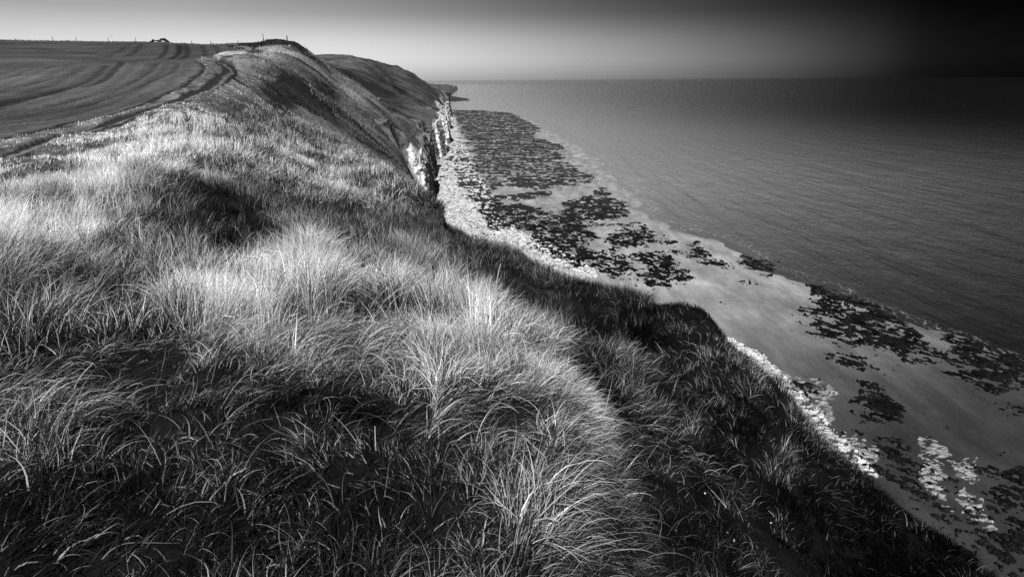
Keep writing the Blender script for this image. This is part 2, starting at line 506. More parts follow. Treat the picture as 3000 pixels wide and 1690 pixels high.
m_water, t = new_mat('sea_water')
ROTW = math.radians(34)
wv1 = noise_n(t, .24, 4, .55, stretch=(1, .30, 1), rot=-ROTW)
wv2 = noise_n(t, .9, 3, .6, stretch=(1, .35, 1), rot=-ROTW)
wv3 = noise_n(t, .05, 3, .5, stretch=(1, .2, 1), rot=-ROTW)
hgt = math_n(t, 'ADD', math_n(t, 'MULTIPLY', wv1, 1.0), math_n(t, 'MULTIPLY', wv2, .42))
hgt = math_n(t, 'ADD', hgt, math_n(t, 'MULTIPLY', wv3, 1.5))
wv4 = noise_n(t, .14, 2, .5, stretch=(1, .10, 1), rot=-ROTW)
hgt = math_n(t, 'ADD', hgt, math_n(t, 'MULTIPLY', wv4, .9))
foam = attr_n(t, 'foam')
fn = noise_n(t, 1.6, 5, .75, stretch=(1, .5, 1), rot=-ROTW)
ff = math_n(t, 'MULTIPLY', foam, range_n(t, fn, .52, .66, 0, 1))
base = math_n(t, 'ADD', attr_n(t, 'murk_vignette'), math_n(t, 'MULTIPLY', ff, .4))
finish(t, base, math_n(t, 'ADD', .10, math_n(t, 'MULTIPLY', ff, .5)), hgt, 2.0, 1.0, .5, 1.33)

def blade_mat(name, trans=.35):
    m, t = new_mat(name)
    a = attr_n(t, 'tone')
    cc = node(t, 'ShaderNodeCombineColor')
    for i in range(3):
        t.links.new(a, cc.inputs[i])
    d = node(t, 'ShaderNodeBsdfDiffuse'); tr = node(t, 'ShaderNodeBsdfTranslucent')
    g = node(t, 'ShaderNodeBsdfGlossy'); g.inputs['Roughness'].default_value = .45
    t.links.new(cc.outputs[0], d.inputs['Color']); t.links.new(cc.outputs[0], tr.inputs['Color']); t.links.new(cc.outputs[0], g.inputs['Color'])
    m1 = node(t, 'ShaderNodeMixShader'); m1.inputs[0].default_value = trans
    t.links.new(d.outputs[0], m1.inputs[1]); t.links.new(tr.outputs[0], m1.inputs[2])
    m2 = node(t, 'ShaderNodeMixShader'); m2.inputs[0].default_value = .10
    t.links.new(m1.outputs[0], m2.inputs[1]); t.links.new(g.outputs[0], m2.inputs[2])
    o = node(t, 'ShaderNodeOutputMaterial'); t.links.new(m2.outputs[0], o.inputs[0])
    return m
m_blade = blade_mat('grass_blade')
m_scrub = plain('dark_scrub', .022, .9, 6, .5)
m_wood = plain('weathered_wood', .03, .9, 12, .3, .004)
m_stone = plain('chalk_stone', .52, .9, 4, .35, .03)
m_bird = plain('gull_feathers', .06, .8, 10, .2, .002)

# ------------------------------------------------------------------ outlines of the field, verge and track, laid on the land
field_edge = [(-700,600),(-300,500),(0,415),(105,390),(182,369),(245,357),(349,334),(454,294),(542,256),(573,231),(601,207),(594,189),(577,182.5)]
track_l = [(-700,620),(-300,530),(0,449),(140,409),(280,364),(419,322),(524,284),(611,238),(653,207),(629,189),(594,182.5)]
track_r = [(-700,660),(-300,565),(0,476),(140,430),(280,385),(419,343),(559,294),(646,256),(685,228),(695,207),(664,187),(629,182.5)]
def ext(line):
    return [tuple(q) for q in land_line(line)]
FE = ext(field_edge); TL = ext(track_l); TR = ext(track_r)
def spline(line, k=8):
    p = np.array(line); out = []
    for i in range(len(p) - 1):
        p0 = p[max(i - 1, 0)]; p1 = p[i]; p2 = p[i + 1]; p3 = p[min(i + 2, len(p) - 1)]
        for s in np.linspace(0, 1, k, endpoint=False):
            out.append(.5 * ((2 * p1) + (-p0 + p2) * s + (2 * p0 - 5 * p1 + 4 * p2 - p3) * s * s + (-p0 + 3 * p1 - 3 * p2 + p3) * s ** 3))
    out.append(p[-1])
    return np.array(out)
FE = spline(FE); TL = spline(TL); TR = spline(TR)
FAR_TRACK = np.array(land_line([(594,181.8)]) + [tuple(np.array(hit(600,176)) * 1.0)] + land_line([(640,150),(672,137),(690,131)]))
far_track2 = np.array(land_line([(664,131),(671,136),(699,147),(744,161),(752,170)]))
far_edge = land_line([(577,181),(640,176),(700,166),(690,150),(668,138),(658,129)])
big = [(-900, 500), (-900, 30)]
poly_field = np.array([tuple(q) for q in FE] + far_edge + [(np.array(far_edge[-1]) * 1.7).tolist()] + [(-300, 900), (-1500, 900), (-1500, 0), (-60, 4)])
poly_track = np.array([tuple(q) for q in TL] + [tuple(q) for q in TR[::-1]])
poly_verge = np.array([tuple(q) for q in FE] + [tuple(q) for q in TL[::-1]])
TRAMS = [([(-300,390),(0,301),(140,270),(280,224),(356,183)], .75, .45), ([(-300,400),(0,311),(175,266),(314,228),(388,186)], .75, .45),
         ([(150,310),(245,284),(349,256),(437,214),(465,186)], .5, .6), ([(200,320),(349,277),(454,235),(510,207),(521,186)], .5, .55),
         ([(0,345),(200,318),(349,292)], .6, .8), ([(0,262),(150,232),(250,205)], .6, .7),([(0,230),(120,205),(220,185)], .6, .75),
         ([(486,131),(486,150),(468,170)], .8, .45), ([(524,131),(526,155),(500,173)], .9, .3), ([(545,131),(549,160),(525,174)], .9, .4),
         ([(590,131),(601,158),(590,170)], .7, .55), ([(622,131),(646,160),(630,173)], .7, .6), ([(416,131),(395,153),(367,166)], .9, .6),([(380,131),(350,152),(310,166)], .9, .7),
         ([(0,138),(200,150),(330,166)], 1.5, .8), ([(-100,128),(150,128),(330,132)], 3, .75)]
TRAMS = [(spline(land_line(p), 5), w, f) for p, w, f in TRAMS]
SCARPS = [  # bare dark earth slips and dark scrub, as outlines on the land
 [(752,255),(762,236),(835,232),(880,245),(905,285),(960,330),(1000,375),(985,385),(930,345),(880,330),(840,340),(800,320),(765,290)],
 [(890,243),(950,262),(985,285),(985,295),(940,280),(900,262)],
 [(1050,240),(1110,250),(1150,280),(1160,300),(1110,290),(1070,272)],
 [(690,131),(740,122),(800,122),(850,130),(880,134),(905,165),(890,172),(820,152),(740,146)],
 [(960,195),(1000,212),(1040,240),(1070,262),(1060,240),(1020,205)],
]
SCARPS = [np.array(land_line(p)) for p in SCARPS]

# plant paleness plus painted vignetting, light and shade: 1 dry straw, 0 dark green
TONE = [(100,560,1),(200,680,1),(130,620,1),(300,420,1),(450,350,1),(500,310,1),(400,460,1),(600,330,1),(720,850,1),(690,920,1),(880,760,.85),(800,890,.9),(1150,900,.75),(1250,1000,.8),
 (1480,1000,1),(1600,1080,1),(1650,1150,1),(1650,1350,1),(1700,1250,1),(1550,1500,.8),(850,450,.75),(950,560,.8),(640,275,1),(300,600,.7),(0,700,.75),(400,830,.55),(860,1000,.5),
 (1000,950,.5),(1050,720,.5),(1200,780,.45),(1000,1100,.45),(1300,1150,.5),(1250,1350,.35),(300,950,.4),(150,860,.4),(600,590,.2),(700,680,.12),(500,620,.35),(1000,645,.08),(900,620,.2),
 (850,520,.3),(100,1050,.2),(450,1100,.22),(100,1250,.3),(700,1280,.3),(300,1400,.1),(100,1600,.03),(600,1550,.05),(1000,1600,.06),(900,1450,.1),(1250,1660,.12),(1500,860,.14),(1700,900,.06),
 (1900,1000,.05),(1950,1200,.05),(2100,1350,.04),(1850,1400,.03),(1950,1550,.03),(2300,1550,.04),(2600,1600,.03),(1600,810,.2),(1400,790,.22),(1250,690,.4),(750,330,.6),(760,180,.9),(800,165,1),
 (700,200,.8),(620,318,.25),(690,315,.1),(750,322,.1),(790,210,.2),(860,212,.15),(740,205,.4),(1000,420,.35),(1080,480,.6),(1150,540,.55),(1000,300,.25),(1100,370,.25),(900,220,.3),(1180,300,.2),(1250,340,.2),(1080,220,.2),(1150,240,.12),(1060,238,.02),(1100,262,.02),(1130,285,.05),(1200,260,.1),(1000,250,.45),(1040,285,.45),(970,260,.1),(1120,400,.15),(1060,360,.4),(1200,470,.25),(950,480,.65),(1000,180,.35),
 (1640,1650,.35),(1450,1650,.3),(1900,1230,.35),(2150,1500,.25),(900,700,.3),(1000,720,.33),(850,650,.35),(950,800,.5),(1100,800,.42),(800,720,.6),(1400,850,.18),(1300,850,.28),(1450,900,.25),(1350,930,.5),(1200,860,.42),(1150,1500,.12),(1350,1520,.3),(1450,1250,.5),(1350,1300,.35),(1880,1215,.25),(1970,1230,.22),(2160,1470,.12),(2280,1590,.1),(720,650,.03),(752,700,.03),(690,610,.1),(815,680,.75),(835,740,.75),(1820,1300,.05),(1770,1450,.06),(1780,1600,.04),(1720,1050,.35),(1750,1150,.1),(1550,950,.4),(1050,1250,.25),(850,1200,.3),(-300,600,.8),(-300,1000,.4),(-300,1500,.05)]
tl = np.array([hit(u, v) for u, v, _ in TONE]); tn = np.array([q[2] for q in TONE])
ta = np.arctan2(tl[:, 0], tl[:, 1]) * AZ_K; tr_ = np.log(np.hypot(tl[:, 0], tl[:, 1]))
def tone_at(x, y):
    a = np.arctan2(x, y) * AZ_K; r = np.log(np.maximum(np.hypot(x, y), .8))
    s = np.zeros_like(a); w = np.zeros_like(a)
    for k in range(len(tn)):
        d2 = (a - ta[k]) ** 2 + 1.3 * (r - tr_[k]) ** 2
        q = 1 / (d2 + .011) ** 1.6
        s += q * tn[k]; w += q
    return s / w

# ------------------------------------------------------------------ ground meshes
NA, NR = (500, 420) if QUICK else (1000, 820)
gx, gy, gf = polar(-58, 56, NA, .9, 2400, NR)
d0 = coast(gx, gy)
u_f = in_poly(gx, gy, poly_field); u_t = in_poly(gx, gy, poly_track); u_v = in_poly(gx, gy, poly_verge)
flat = np.clip(u_f * 1.0 + u_t * .9 + u_v * .5, 0, 1)
gz = land(gx, gy, flat * .85)
tone = tone_at(gx, gy)
scarp = np.zeros_like(gx)
wx = gx + 1.6 * fbm(gx / 6, gy / 6, 3, 71) * np.clip(np.hypot(gx, gy) / 100, .2, 1); wy = gy + 1.6 * fbm(gx / 6, gy / 6, 3, 72) * np.clip(np.hypot(gx, gy) / 100, .2, 1)
sw_ = np.clip(np.hypot(gx, gy) / 100, .3, 1.6)
for k in range(6):
    ox = gx + sw_ * (4.0 * fbm(gx / 9, gy / 9, 4, 71 + 5 * k)); oy = gy + sw_ * (6.0 * fbm(gx / 9, gy / 9, 4, 72 + 5 * k))
    h_ = np.zeros(gx.shape, bool)
    for p in SCARPS:
        h_ |= in_poly(ox, oy, p)
    scarp += h_ / 6.0
scarp = np.clip(scarp * 1.5 + .5 * fbm(gx / 3.5, gy / 2.0, 4, 73) - .1, 0, 1) * (scarp > 0)
rr = np.hypot(gx, gy)
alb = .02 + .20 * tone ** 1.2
alb = alb * np.where(rr > 60, 1.0, np.where(rr > 14, .5, .14))  # nearer ground darkened to look like shaded gaps between blades
strk = fbm((gx + .35 * gy) / 22, gy / 5, 4, 91)
alb = np.where(rr > 80, 1.45 * alb * (1 + 1.4 * np.clip(strk, -.8, 1.2)), alb)
alb = alb * (1 - scarp) + scarp * .020 * (1 + .8 * fbm(gx / 9, gy / 2.2, 4, 93))
# field, with the wheel lines pressed into it
fa_ = np.full_like(gx, .075) * (1 + .25 * fbm(gx / 30, gy / 30, 3, 15))
fa_ *= np.where(rr > 190, .8, 1)
sf_ = np.nonzero(u_f & (rr < 320))[0]
dfe = dist_line(gx[sf_], gy[sf_], FE)
fa_[sf_] *= 1 + .16 * np.sin(dfe * 2.3 + 1.5 * fbm(gx[sf_] / 9, gy[sf_] / 9, 2, 19)) * (rr[sf_] < 150) + .13 * np.sin(dfe * .55 + 1.1)
fa_[sf_] *= 1 - .75 * (1 - sstep(.2, .9, dfe + .5 * fbm(gx[sf_], gy[sf_], 2, 20)))
gz[sf_] += .03 * np.sin(dfe * 2.3)
for p, w, f in TRAMS:
    b0 = p.min(0) - 6; b1 = p.max(0) + 6
    s = (gx > b0[0]) & (gx < b1[0]) & (gy > b0[1]) & (gy < b1[1]) & u_f
    d = dist_line(gx[s], gy[s], p)
    q = 1 - sstep(w * .5, w * 1.3, d + .25 * fbm(gx[s] / 2, gy[s] / 2, 2, 4))
    fa_[s] *= 1 - q * (1 - f)
    gz[s] -= .12 * q
ve = u_v
va_ = .12 * (1 + .9 * fbm(gx / 1.5, gy / 1.5, 3, 16))
mid = spline(land_line([(-300,552),(0,467),(140,424),(280,379),(419,337),(573,284),(650,242),(680,214),(664,196),(640,187)]))
ta2 = np.full_like(gx, .022)
s = np.nonzero(u_t)[0]
dm = dist_line(gx[s], gy[s], mid)
ta2[s] = .022 + .16 * (1 - sstep(.04, .26, dm + .2 * fbm(gx[s] / 1.2, gy[s] / 1.2, 2, 5)))
gz[s] -= .12 * sstep(.3, .7, dm)
s2 = np.nonzero((dist_line(gx, gy, far_track2) < 1.6) & (rr > 120) & (rr < 260))[0]
alb[s2] = .02
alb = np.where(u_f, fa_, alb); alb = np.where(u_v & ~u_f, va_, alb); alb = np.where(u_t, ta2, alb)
# chalk shows through on the cliff face only where the plants have slipped off
CHALK = [[(1215,394),(1237,438),(1246,478),(1246,540),(1258,612),(1236,600),(1222,550),(1205,503),(1196,463),(1195,425)],
         [(1258,335),(1286,340),(1306,400),(1316,445),(1290,465),(1276,400)],
         [(1272,296),(1314,296),(1318,330),(1316,405),(1302,405),(1284,345)],
         [(1240,445),(1245,440),(1256,470),(1252,480)]]
dF = d0[gf]
drop = dF.min(1) > -1.2
is_cliff = np.zeros(len(gf), bool)
is_f = u_f[gf].mean(1) > .5
is_t = (u_t[gf].mean(1) > .5) & ~is_f
co = np.stack([gx, gy, gz], -1)
keep = ~drop
at = {'alb': alb}
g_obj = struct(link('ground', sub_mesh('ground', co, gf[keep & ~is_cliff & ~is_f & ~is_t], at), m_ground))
f_obj = struct(link('field', sub_mesh('field', co, gf[keep & is_f & ~is_cliff], at), m_field))
t_obj = struct(link('path', sub_mesh('path', co, gf[keep & is_t & ~is_cliff], at), m_track))
# the broken chalk wall at the foot of the slope
fy = np.concatenate([np.arange(131, 260, .22), np.arange(260, 420, .3), np.arange(420, 1300, .9)])
fxx = np.interp(fy, FOOT[:, 1], FOOT[:, 0]); fxx = fxx - coast(fxx, fy)
# even steps along the wall itself, which doubles back on itself at each nose
seg = np.concatenate([[0], np.cumsum(np.hypot(np.diff(fxx), np.diff(fy)))])
stp = np.concatenate([np.arange(0, 190, .22), np.arange(190, 420, .35), np.arange(420, seg[-1], 1.0)])
fy = np.interp(stp, seg, fy); fxx = np.interp(fy, FOOT[:, 1], FOOT[:, 0]); fxx = fxx - coast(fxx, fy)
tx = np.gradient(fxx); ty = np.gradient(fy)
ker = np.ones(9) / 9
tx = np.convolve(np.pad(tx, 4, 'edge'), ker, 'valid'); ty = np.convolve(np.pad(ty, 4, 'edge'), ker, 'valid')
tl_ = np.hypot(tx, ty); nxw, nyw = ty / tl_, -tx / tl_             # points out to sea
ztop = land_top(fxx - 3 * nxw, fy - 3 * nyw)
ztop = np.maximum(ztop, 2.5)
NH = 56
hh = np.linspace(0, 1, NH)
Hh, Ss = np.meshgrid(hh, stp, indexing='xy')
zz = -.4 + Hh * (ztop[:, None] + .4)
blk = .55 * fbm(Ss / 2.4, zz / 1.3, 3, 401) + .30 * np.abs(fbm(Ss / 1.1 + zz / 2.1, zz / 1.0 - Ss / 2.7, 2, 402)) + .5 * perlin(Ss / 3.3, zz / 9., 403)
strata = .10 * fbm(Ss / 6 + zz / 3, zz / .5 + Ss / 8, 2, 404)
out = .3 - 2.0 * Hh ** 1.2 + (blk + strata) * np.clip(Hh * 8, 0, 1) * np.clip((1 - Hh) * 5, .15, 1) + 1.3 * np.exp(-Hh * ztop[:, None] / 1.3)
cxw = fxx[:, None] + nxw[:, None] * out; cyw = fy[:, None] + nyw[:, None] * out
capx, capy, capz = [], [], []
for back in (2.6, 3.4, 4.4):
    qx = fxx - nxw * back; qy = fy - nyw * back
    capx.append(qx); capy.append(qy); capz.append(land_top(qx, qy) - (.0 if back < 4 else .6))
cxw = np.concatenate([cxw, np.stack(capx, 1)], 1); cyw = np.concatenate([cyw, np.stack(capy, 1)], 1); zz = np.concatenate([zz, np.stack(capz, 1)], 1)
NHc = NH + 3
Sc = np.repeat(stp[:, None], NHc, 1)
pu, pv = to_px(cxw, cyw, zz)
chalk = np.zeros(cxw.shape)
wob_ = fbm(Sc / 1.6, zz / 2.5, 3, 411)
for k, p in enumerate(CHALK):
    p = np.array(p, float)
    inside = in_poly(pu + 9 * wob_ * (170 / np.hypot(cxw, cyw)), pv, p)
    chalk[inside & ((np.hypot(cxw, cyw) < 215) == (k in (0, 3)))] = 1
chalk[(fbm(Sc / 2.2, zz / 5, 3, 412) > .62) & (zz < .7 * ztop[:, None])] = 1
chalk[:, NH:] = 0
chalk *= np.where(fbm(Sc / 1.1, zz / 1.4, 3, 413) < -.5, .3, 1)
calb = np.where(chalk > 0, .66 * chalk + .03,   .13 + .08 * fbm(Sc / 3, zz / 3, 3, 414))
idx = np.arange(cxw.size).reshape(cxw.shape)
cf = np.stack([idx[:-1, :-1], idx[1:, :-1], idx[1:, 1:], idx[:-1, 1:]], -1).reshape(-1, 4)
c_obj = struct(link('cliff', np_mesh('cliff', np.stack([cxw, cyw, zz], -1).reshape(-1, 3), cf, {'alb': calb.ravel()}), m_chalk))

# ------------------------------------------------------------------ beach, seaweed, sea
SHORE = level_poly([(1309,321),(1400,322),(1470,327),(1550,352),(1600,380),(1680,420),(1740,460),(1790,520),(1850,590),(1900,640),(2000,680),(2090,712),(2200,770),(2330,830),(2480,880),(2600,930),(2800,1000),(3000,1080),(3300,1180)], 0)
SHORE = [tuple(q) for q in SHORE]
SHORE = np.array(sorted(SHORE + [(120, -60), (125, 20), (SHORE[0][0] - 45, SHORE[0][1] + 500), (SHORE[0][0] - 300, 4000), (-26000, 70000)], key=lambda q: q[1]))
def shore(x, y):
    return x - np.interp(y, SHORE[:, 1], SHORE[:, 0]) - 3.2 * fbm(y / 11.0, x / 25.0, 3, 511) * (y < 900)     # metres out to sea
WEED = [
 [(1310,322),(1420,324),(1500,330),(1590,380),(1560,400),(1640,420),(1660,440),(1640,475),(1700,490),(1720,510),(1660,545),(1590,560),(1500,555),(1440,560),(1420,520),(1390,480),(1380,440),(1350,400),(1340,360),(1312,335)],
 [(1300,470),(1340,440),(1385,470),(1440,560),(1480,600),(1500,680),(1430,690),(1400,640),(1350,560),(1320,520)],
 [(1640,640),(1700,655),(1760,690),(1700,730),(1740,770),(1690,790),(1600,760),(1540,720),(1560,690)],
 [(1880,765),(1960,750),(2020,775),(1990,800),(1900,800)],
 [(1560,480),(1700,500),(1760,530),(1700,545),(1600,540)],
 [(1472,590),(1440,575),(1530,562),(1640,560),(1560,595)],
 [(1637,600),(1720,560),(1780,550),(1800,575),(1845,595),(1850,635),(1760,650),(1690,655),(1640,640)],
 [(1443,604),(1540,598),(1640,630),(1630,670),(1560,690),(1500,670),(1450,640)],
 [(1590,652),(1750,655),(1900,650),(1895,664),(1740,668),(1600,668)],
 [(1757,690),(1780,680),(1900,663),(1950,688),(1930,712),(1850,730),(1790,745),(1765,720)],
 [(1940,697),(1985,697),(1992,720),(1945,718)],
 [(1600,670),(1690,665),(1725,690),(1700,722),(1620,728)],
 [(1838,745),(1900,732),(2005,728),(2000,750),(1920,768),(1860,766)],
 [(2020,700),(2060,695),(2085,740),(2120,762),(2145,770),(2120,787),(2060,777),(2005,748),(2010,720)],
 [(1690,725),(1780,735),(1860,760),(1860,800),(1800,820),(1720,790)],
 [(1920,775),(1980,772),(2035,800),(2010,830),(1950,855),(1925,820)],
 [(1845,790),(1930,800),(1930,850),(1870,845)],
 [(2110,775),(2140,757),(2150,775),(2120,790)],
 [(2150,748),(2200,745),(2280,765),(2285,800),(2230,800),(2170,780)],
 [(2155,812),(2200,806),(2220,840),(2170,838)],
 [(2345,820),(2400,825),(2470,855),(2530,865),(2600,905),(2680,950),(2750,1020),(2775,1050),(2700,1075),(2620,1060),(2585,1020),(2520,1010),(2470,990),(2420,960),(2380,950),(2350,915),(2340,900),(2390,870)],
 [(2355,935),(2400,940),(2480,945),(2560,990),(2590,1020),(2520,1025),(2450,1010),(2390,990),(2355,965)],
 [(2430,1045),(2455,1028),(2530,1050),(2600,1080),(2605,1100),(2540,1095),(2470,1075),(2430,1062)],
 [(2725,930),(2780,960),(2900,1010),(3050,1060),(3050,1130),(2900,1150),(2820,1125),(2770,1065),(2760,1000)],
 [(2485,1165),(2520,1135),(2570,1128),(2650,1170),(2680,1200),(2700,1240),(2660,1270),(2620,1250),(2520,1232),(2490,1190)],
 [(2503,1282),(2530,1235),(2570,1240),(2612,1282),(2570,1294)],
 [(2310,1168),(2340,1122),(2400,1130),(2450,1160),(2430,1185),(2380,1180),(2330,1182)],
 [(2545,1360),(2560,1320),(2620,1298),(2670,1325),(2690,1370),(2720,1400),(2700,1430),(2740,1470),(2800,1520),(2790,1575),(2720,1530),(2650,1470),(2570,1425)],
 [(2765,1410),(2800,1402),(2850,1440),(2855,1500),(2820,1525),(2770,1460)],
 [(2880,1370),(2930,1360),(3000,1370),(3200,1390),(3200,1750),(2900,1720),(2860,1600),(2920,1560),(2910,1460),(2890,1420)],
 [(2800,1560),(2860,1570),(2900,1620),(2940,1700),(2850,1680)],
 [(2855,1150),(2950,1150),(2965,1172),(2900,1178)],
 [(2910,1185),(3050,1205),(3050,1250),(2940,1228)],
 [(2475,1115),(2560,1112),(2600,1148),(2540,1142)],
 [(1290,281),(1330,283),(1378,290),(1372,292),(1378,295),(1340,298),(1290,300)],
 [(2090,885),(2160,880),(2170,890),(2110,892)],
]
WEED = [level_poly(p) for p in WEED]
ROCK = [
 [(1235,620),(1259,542),(1294,468),(1319,427),(1308,340),(1330,340),(1345,400),(1370,450),(1400,500),(1420,560),(1430,620),(1520,680),(1600,700),(1700,770),(1760,810),(1600,830),(1400,760)],
 [(2080,960),(2140,1000),(2215,1035),(2275,1072),(2320,1108),(2400,1112),(2430,1140),(2460,1180),(2420,1210),(2450,1270),(2460,1285),(2440,1292),(2500,1288),(2570,1312),(2560,1370),(2600,1430),(2500,1420),(2300,1280),(2150,1120)],
 [(2670,1285),(2750,1300),(2790,1340),(2740,1358),(2690,1325)],
 [(2680,1320),(2760,1400),(2790,1460),(2800,1510),(2750,1490),(2700,1410)],
 [(2780,1360),(2860,1345),(2872,1380),(2865,1430),(2800,1405)],
 [(2850,1440),(2880,1480),(2900,1560),(2860,1560),(2820,1530)],
]
ROCK = [level_poly(p) for p in ROCK]
NB, NBR = (420, 520) if QUICK else (800, 1500)
bx, by, bf = polar(-9, 52, NB, 26, 1500, NBR)
br = np.hypot(bx, by)
sc_ = np.clip(br / 90, .5, 4)
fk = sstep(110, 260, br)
wx = bx + (1 - fk) * 1.1 * fbm(bx / 4, by / 4, 4, 101) + fk * 4 * fbm(bx / 14, by / 14, 4, 105); wy = by + (1 - fk) * 1.8 * fbm(bx / 4, by / 4, 4, 102) + fk * 9 * fbm(bx / 14, by / 20, 4, 106)
rock = np.zeros_like(bx); weed = np.zeros_like(bx)
for p in ROCK:
    rock[in_poly(wx, wy, p)] = 1
rn_ = fbm(bx / 1.3, by / .8, 3, 191) + .5 * fbm(bx / 5, by / 4, 2, 192)
rock *= np.where(br > 78, rn_ > -.42, rn_ + .8 * fbm(bx / .6, by / .4, 2, 193) > -.05) * np.where((br < 78) & (bx > 30), .42, 1)
for p in WEED:
    weed[in_poly(wx, wy, p)] = 1
soft = np.zeros_like(bx)
for k in range(5):
    ox = wx + 2.6 * fbm(bx / 2.2, by / 1.6, 2, 205 + 3 * k); oy = wy + 4.5 * fbm(bx / 2.2, by / 1.6, 2, 206 + 3 * k)
    hit_ = np.zeros(bx.shape, bool)
    for p in WEED:
        hit_ |= in_poly(ox, oy, p)
    soft += hit_ / 5.0
sh = shore(bx, by)
al_ = .56 * bx - .83 * by; pe_ = .83 * bx + .56 * by
fine = (1 - fk) * (.6 * fbm(al_ / 2.6, pe_ / .75, 4, 121) + .5 * fbm(al_ / .8, pe_ / .35, 2, 125)) + fk * (.6 * fbm(bx / 5.5, by / 4.0, 3, 122) + .8 * fbm(bx / 1.6, by / 3.5, 3, 126)); med = (1 - fk) * fbm(bx / 3.2, by / 3.2, 3, 131) + fk * fbm(bx / 14, by / 12, 3, 132)
bz = np.clip(-sh * .012, -1.2, .55) + .02 * med + rock * (.18 + .22 * fbm(bx / 1.6, by / 1.6, 3, 141))
island = in_poly(bx, by, WEED[-2])
bz = np.where(island, .12, bz)
sand = .04 + .30 * sstep(38, 100, by - .35 * bx) * (1 + .25 * fbm(bx / 14, by / 14, 3, 181))  # darker near and to the right: vignetting painted into the sand colour
bkeep = (bz[bf].max(1) > -.6) & (coast(bx, by)[bf].max(1) > -8)
bco = np.stack([bx, by, bz], -1)
beach = struct(link('beach', sub_mesh('beach', bco, bf[bkeep], {'chalk': rock, 'sand': sand}), m_beach))
wq = weed * (1 - .0 * rock)
th = fine * 1.35 + med * .6 + .40 - .10 * fk - 1.35 * (1 - soft)
th = np.where((soft > .3) & (br > 300), th + .15, th)
th = np.where(in_poly(bx, by, WEED[-2]), th + .7, th)
th = np.where((rock > 0) & (soft < .3), fine * 1.3 + med * .6 - .36 + .34 * fk, th)
th = np.where((sh > -.5) & (soft == 0), -1, th)
wz = np.maximum(bz, -.05) + np.clip(th, -.15, .6) * .28 + .16 * fbm(bx / .42, by / .3, 3, 151) * (1 - .5 * fk)
wkeep = (th[bf].min(1) > -.02) & bkeep
weed_o = stuff(link('seaweed', sub_mesh('seaweed', np.stack([bx, by, wz], -1), bf[wkeep], {'paler': fk}), m_weed),
               'black seaweed beds covering the flat rock reefs along the shore', 'seaweed')

NS = 260 if QUICK else 420
sx, sy, sf = polar(-14, 62, NS, 28, 60000, 700)
ss = shore(sx, sy)
keep_s = ss[sf].max(1) > -14
# far reefs lie off the point; the sea sheet runs under them
sr = np.hypot(sx, sy)
wave = .07 * np.sin((ss + 3 * fbm(sx / 40, sy / 40, 3, 161)) * .62) * np.clip(1 - sr / 420, 0, 1)
foam = np.clip(1 - np.abs(ss - 3 - 4 * fbm(sx / 18, sy / 18, 3, 171)) / 2.2, 0, 1) * (sr < 300)
_yy = np.arange(-200, 70000, 10.0); _xx = np.interp(_yy, SHORE[:, 1], SHORE[:, 0]); _xx = np.convolve(np.pad(_xx, 45, 'edge'), np.ones(91) / 91, 'valid')
sm_ = np.where(sy > 450, sx - np.interp(sy, _yy, _xx), ss) * sstep(350, 650, sy) + ss * (1 - sstep(350, 650, sy))
murk_vignette = .010 + .27 * np.exp(-(np.maximum(sm_, 0) / (98 + .07 * np.maximum(sy, 0))) ** 1.4) * sstep(45, 222, sy - .25 * sx)  # milky inshore water, with vignetting to the right painted into its colour
water = struct(link('water', sub_mesh('water', np.stack([sx, sy, wave], -1), sf[keep_s], {'foam': foam, 'murk_vignette': murk_vignette}), m_water))

# ------------------------------------------------------------------ chalk rubble on the upper beach
def rubble(name, n, sampler, smin, smax, mat):
    t_ = (1 + 5 ** .5) / 2
    iv = np.array([(-1,t_,0),(1,t_,0),(-1,-t_,0),(1,-t_,0),(0,-1,t_),(0,1,t_),(0,-1,-t_),(0,1,-t_),(t_,0,-1),(t_,0,1),(-t_,0,-1),(-t_,0,1)]) / 1.9
    fi = np.array([(0,11,5),(0,5,1),(0,1,7),(0,7,10),(0,10,11),(1,5,9),(5,11,4),(11,10,2),(10,7,6),(7,1,8),(3,9,4),(3,4,2),(3,2,6),(3,6,8),(3,8,9),(4,9,5),(2,4,11),(6,2,10),(8,6,7),(9,8,1)])
    x, y, z = sampler(n); n = len(x)
    s = smin * (smax / smin) ** (rng.random(n) ** 2.2)
    v = iv[None] * (1 + .35 * rng.standard_normal((n, 12, 1))) * s[:, None, None] * np.stack([rng.uniform(.7, 1.4, n), rng.uniform(.7, 1.4, n), rng.uniform(.35, .75, n)], -1)[:, None, :]
    a = rng.uniform(0, 6.28, n); ca, sa = np.cos(a)[:, None], np.sin(a)[:, None]
    v = np.stack([v[..., 0] * ca - v[..., 1] * sa, v[..., 0] * sa + v[..., 1] * ca, v[..., 2]], -1)
    v += np.stack([x, y, z + s * .15], -1)[:, None, :]
    f = (fi[None] + (np.arange(n) * 12)[:, None, None]).reshape(-1, 3)
    return link(name, np_mesh(name, v.reshape(-1, 3), f, None, False), mat)
rsel = np.nonzero((rock > 0) & (coast(bx, by) > -.5))[0]
def rock_pts(n):
    w = br[rsel] ** 2 * np.where((br[rsel] < 78) & (bx[rsel] > 30), .03, 1); w = np.minimum(w, 200 ** 2); w = w / w.sum()
    k = rng.choice(rsel, n, p=w)
    return bx[k] + rng.uniform(-.4, .4, n), by[k] + rng.uniform(-.4, .4, n), bz[k]
stuff(rubble('chalk_rubble', 800 if QUICK else 3200, rock_pts, .07, .55, m_stone), 'white chalk rubble and boulders scattered below the cliff foot', 'stones')

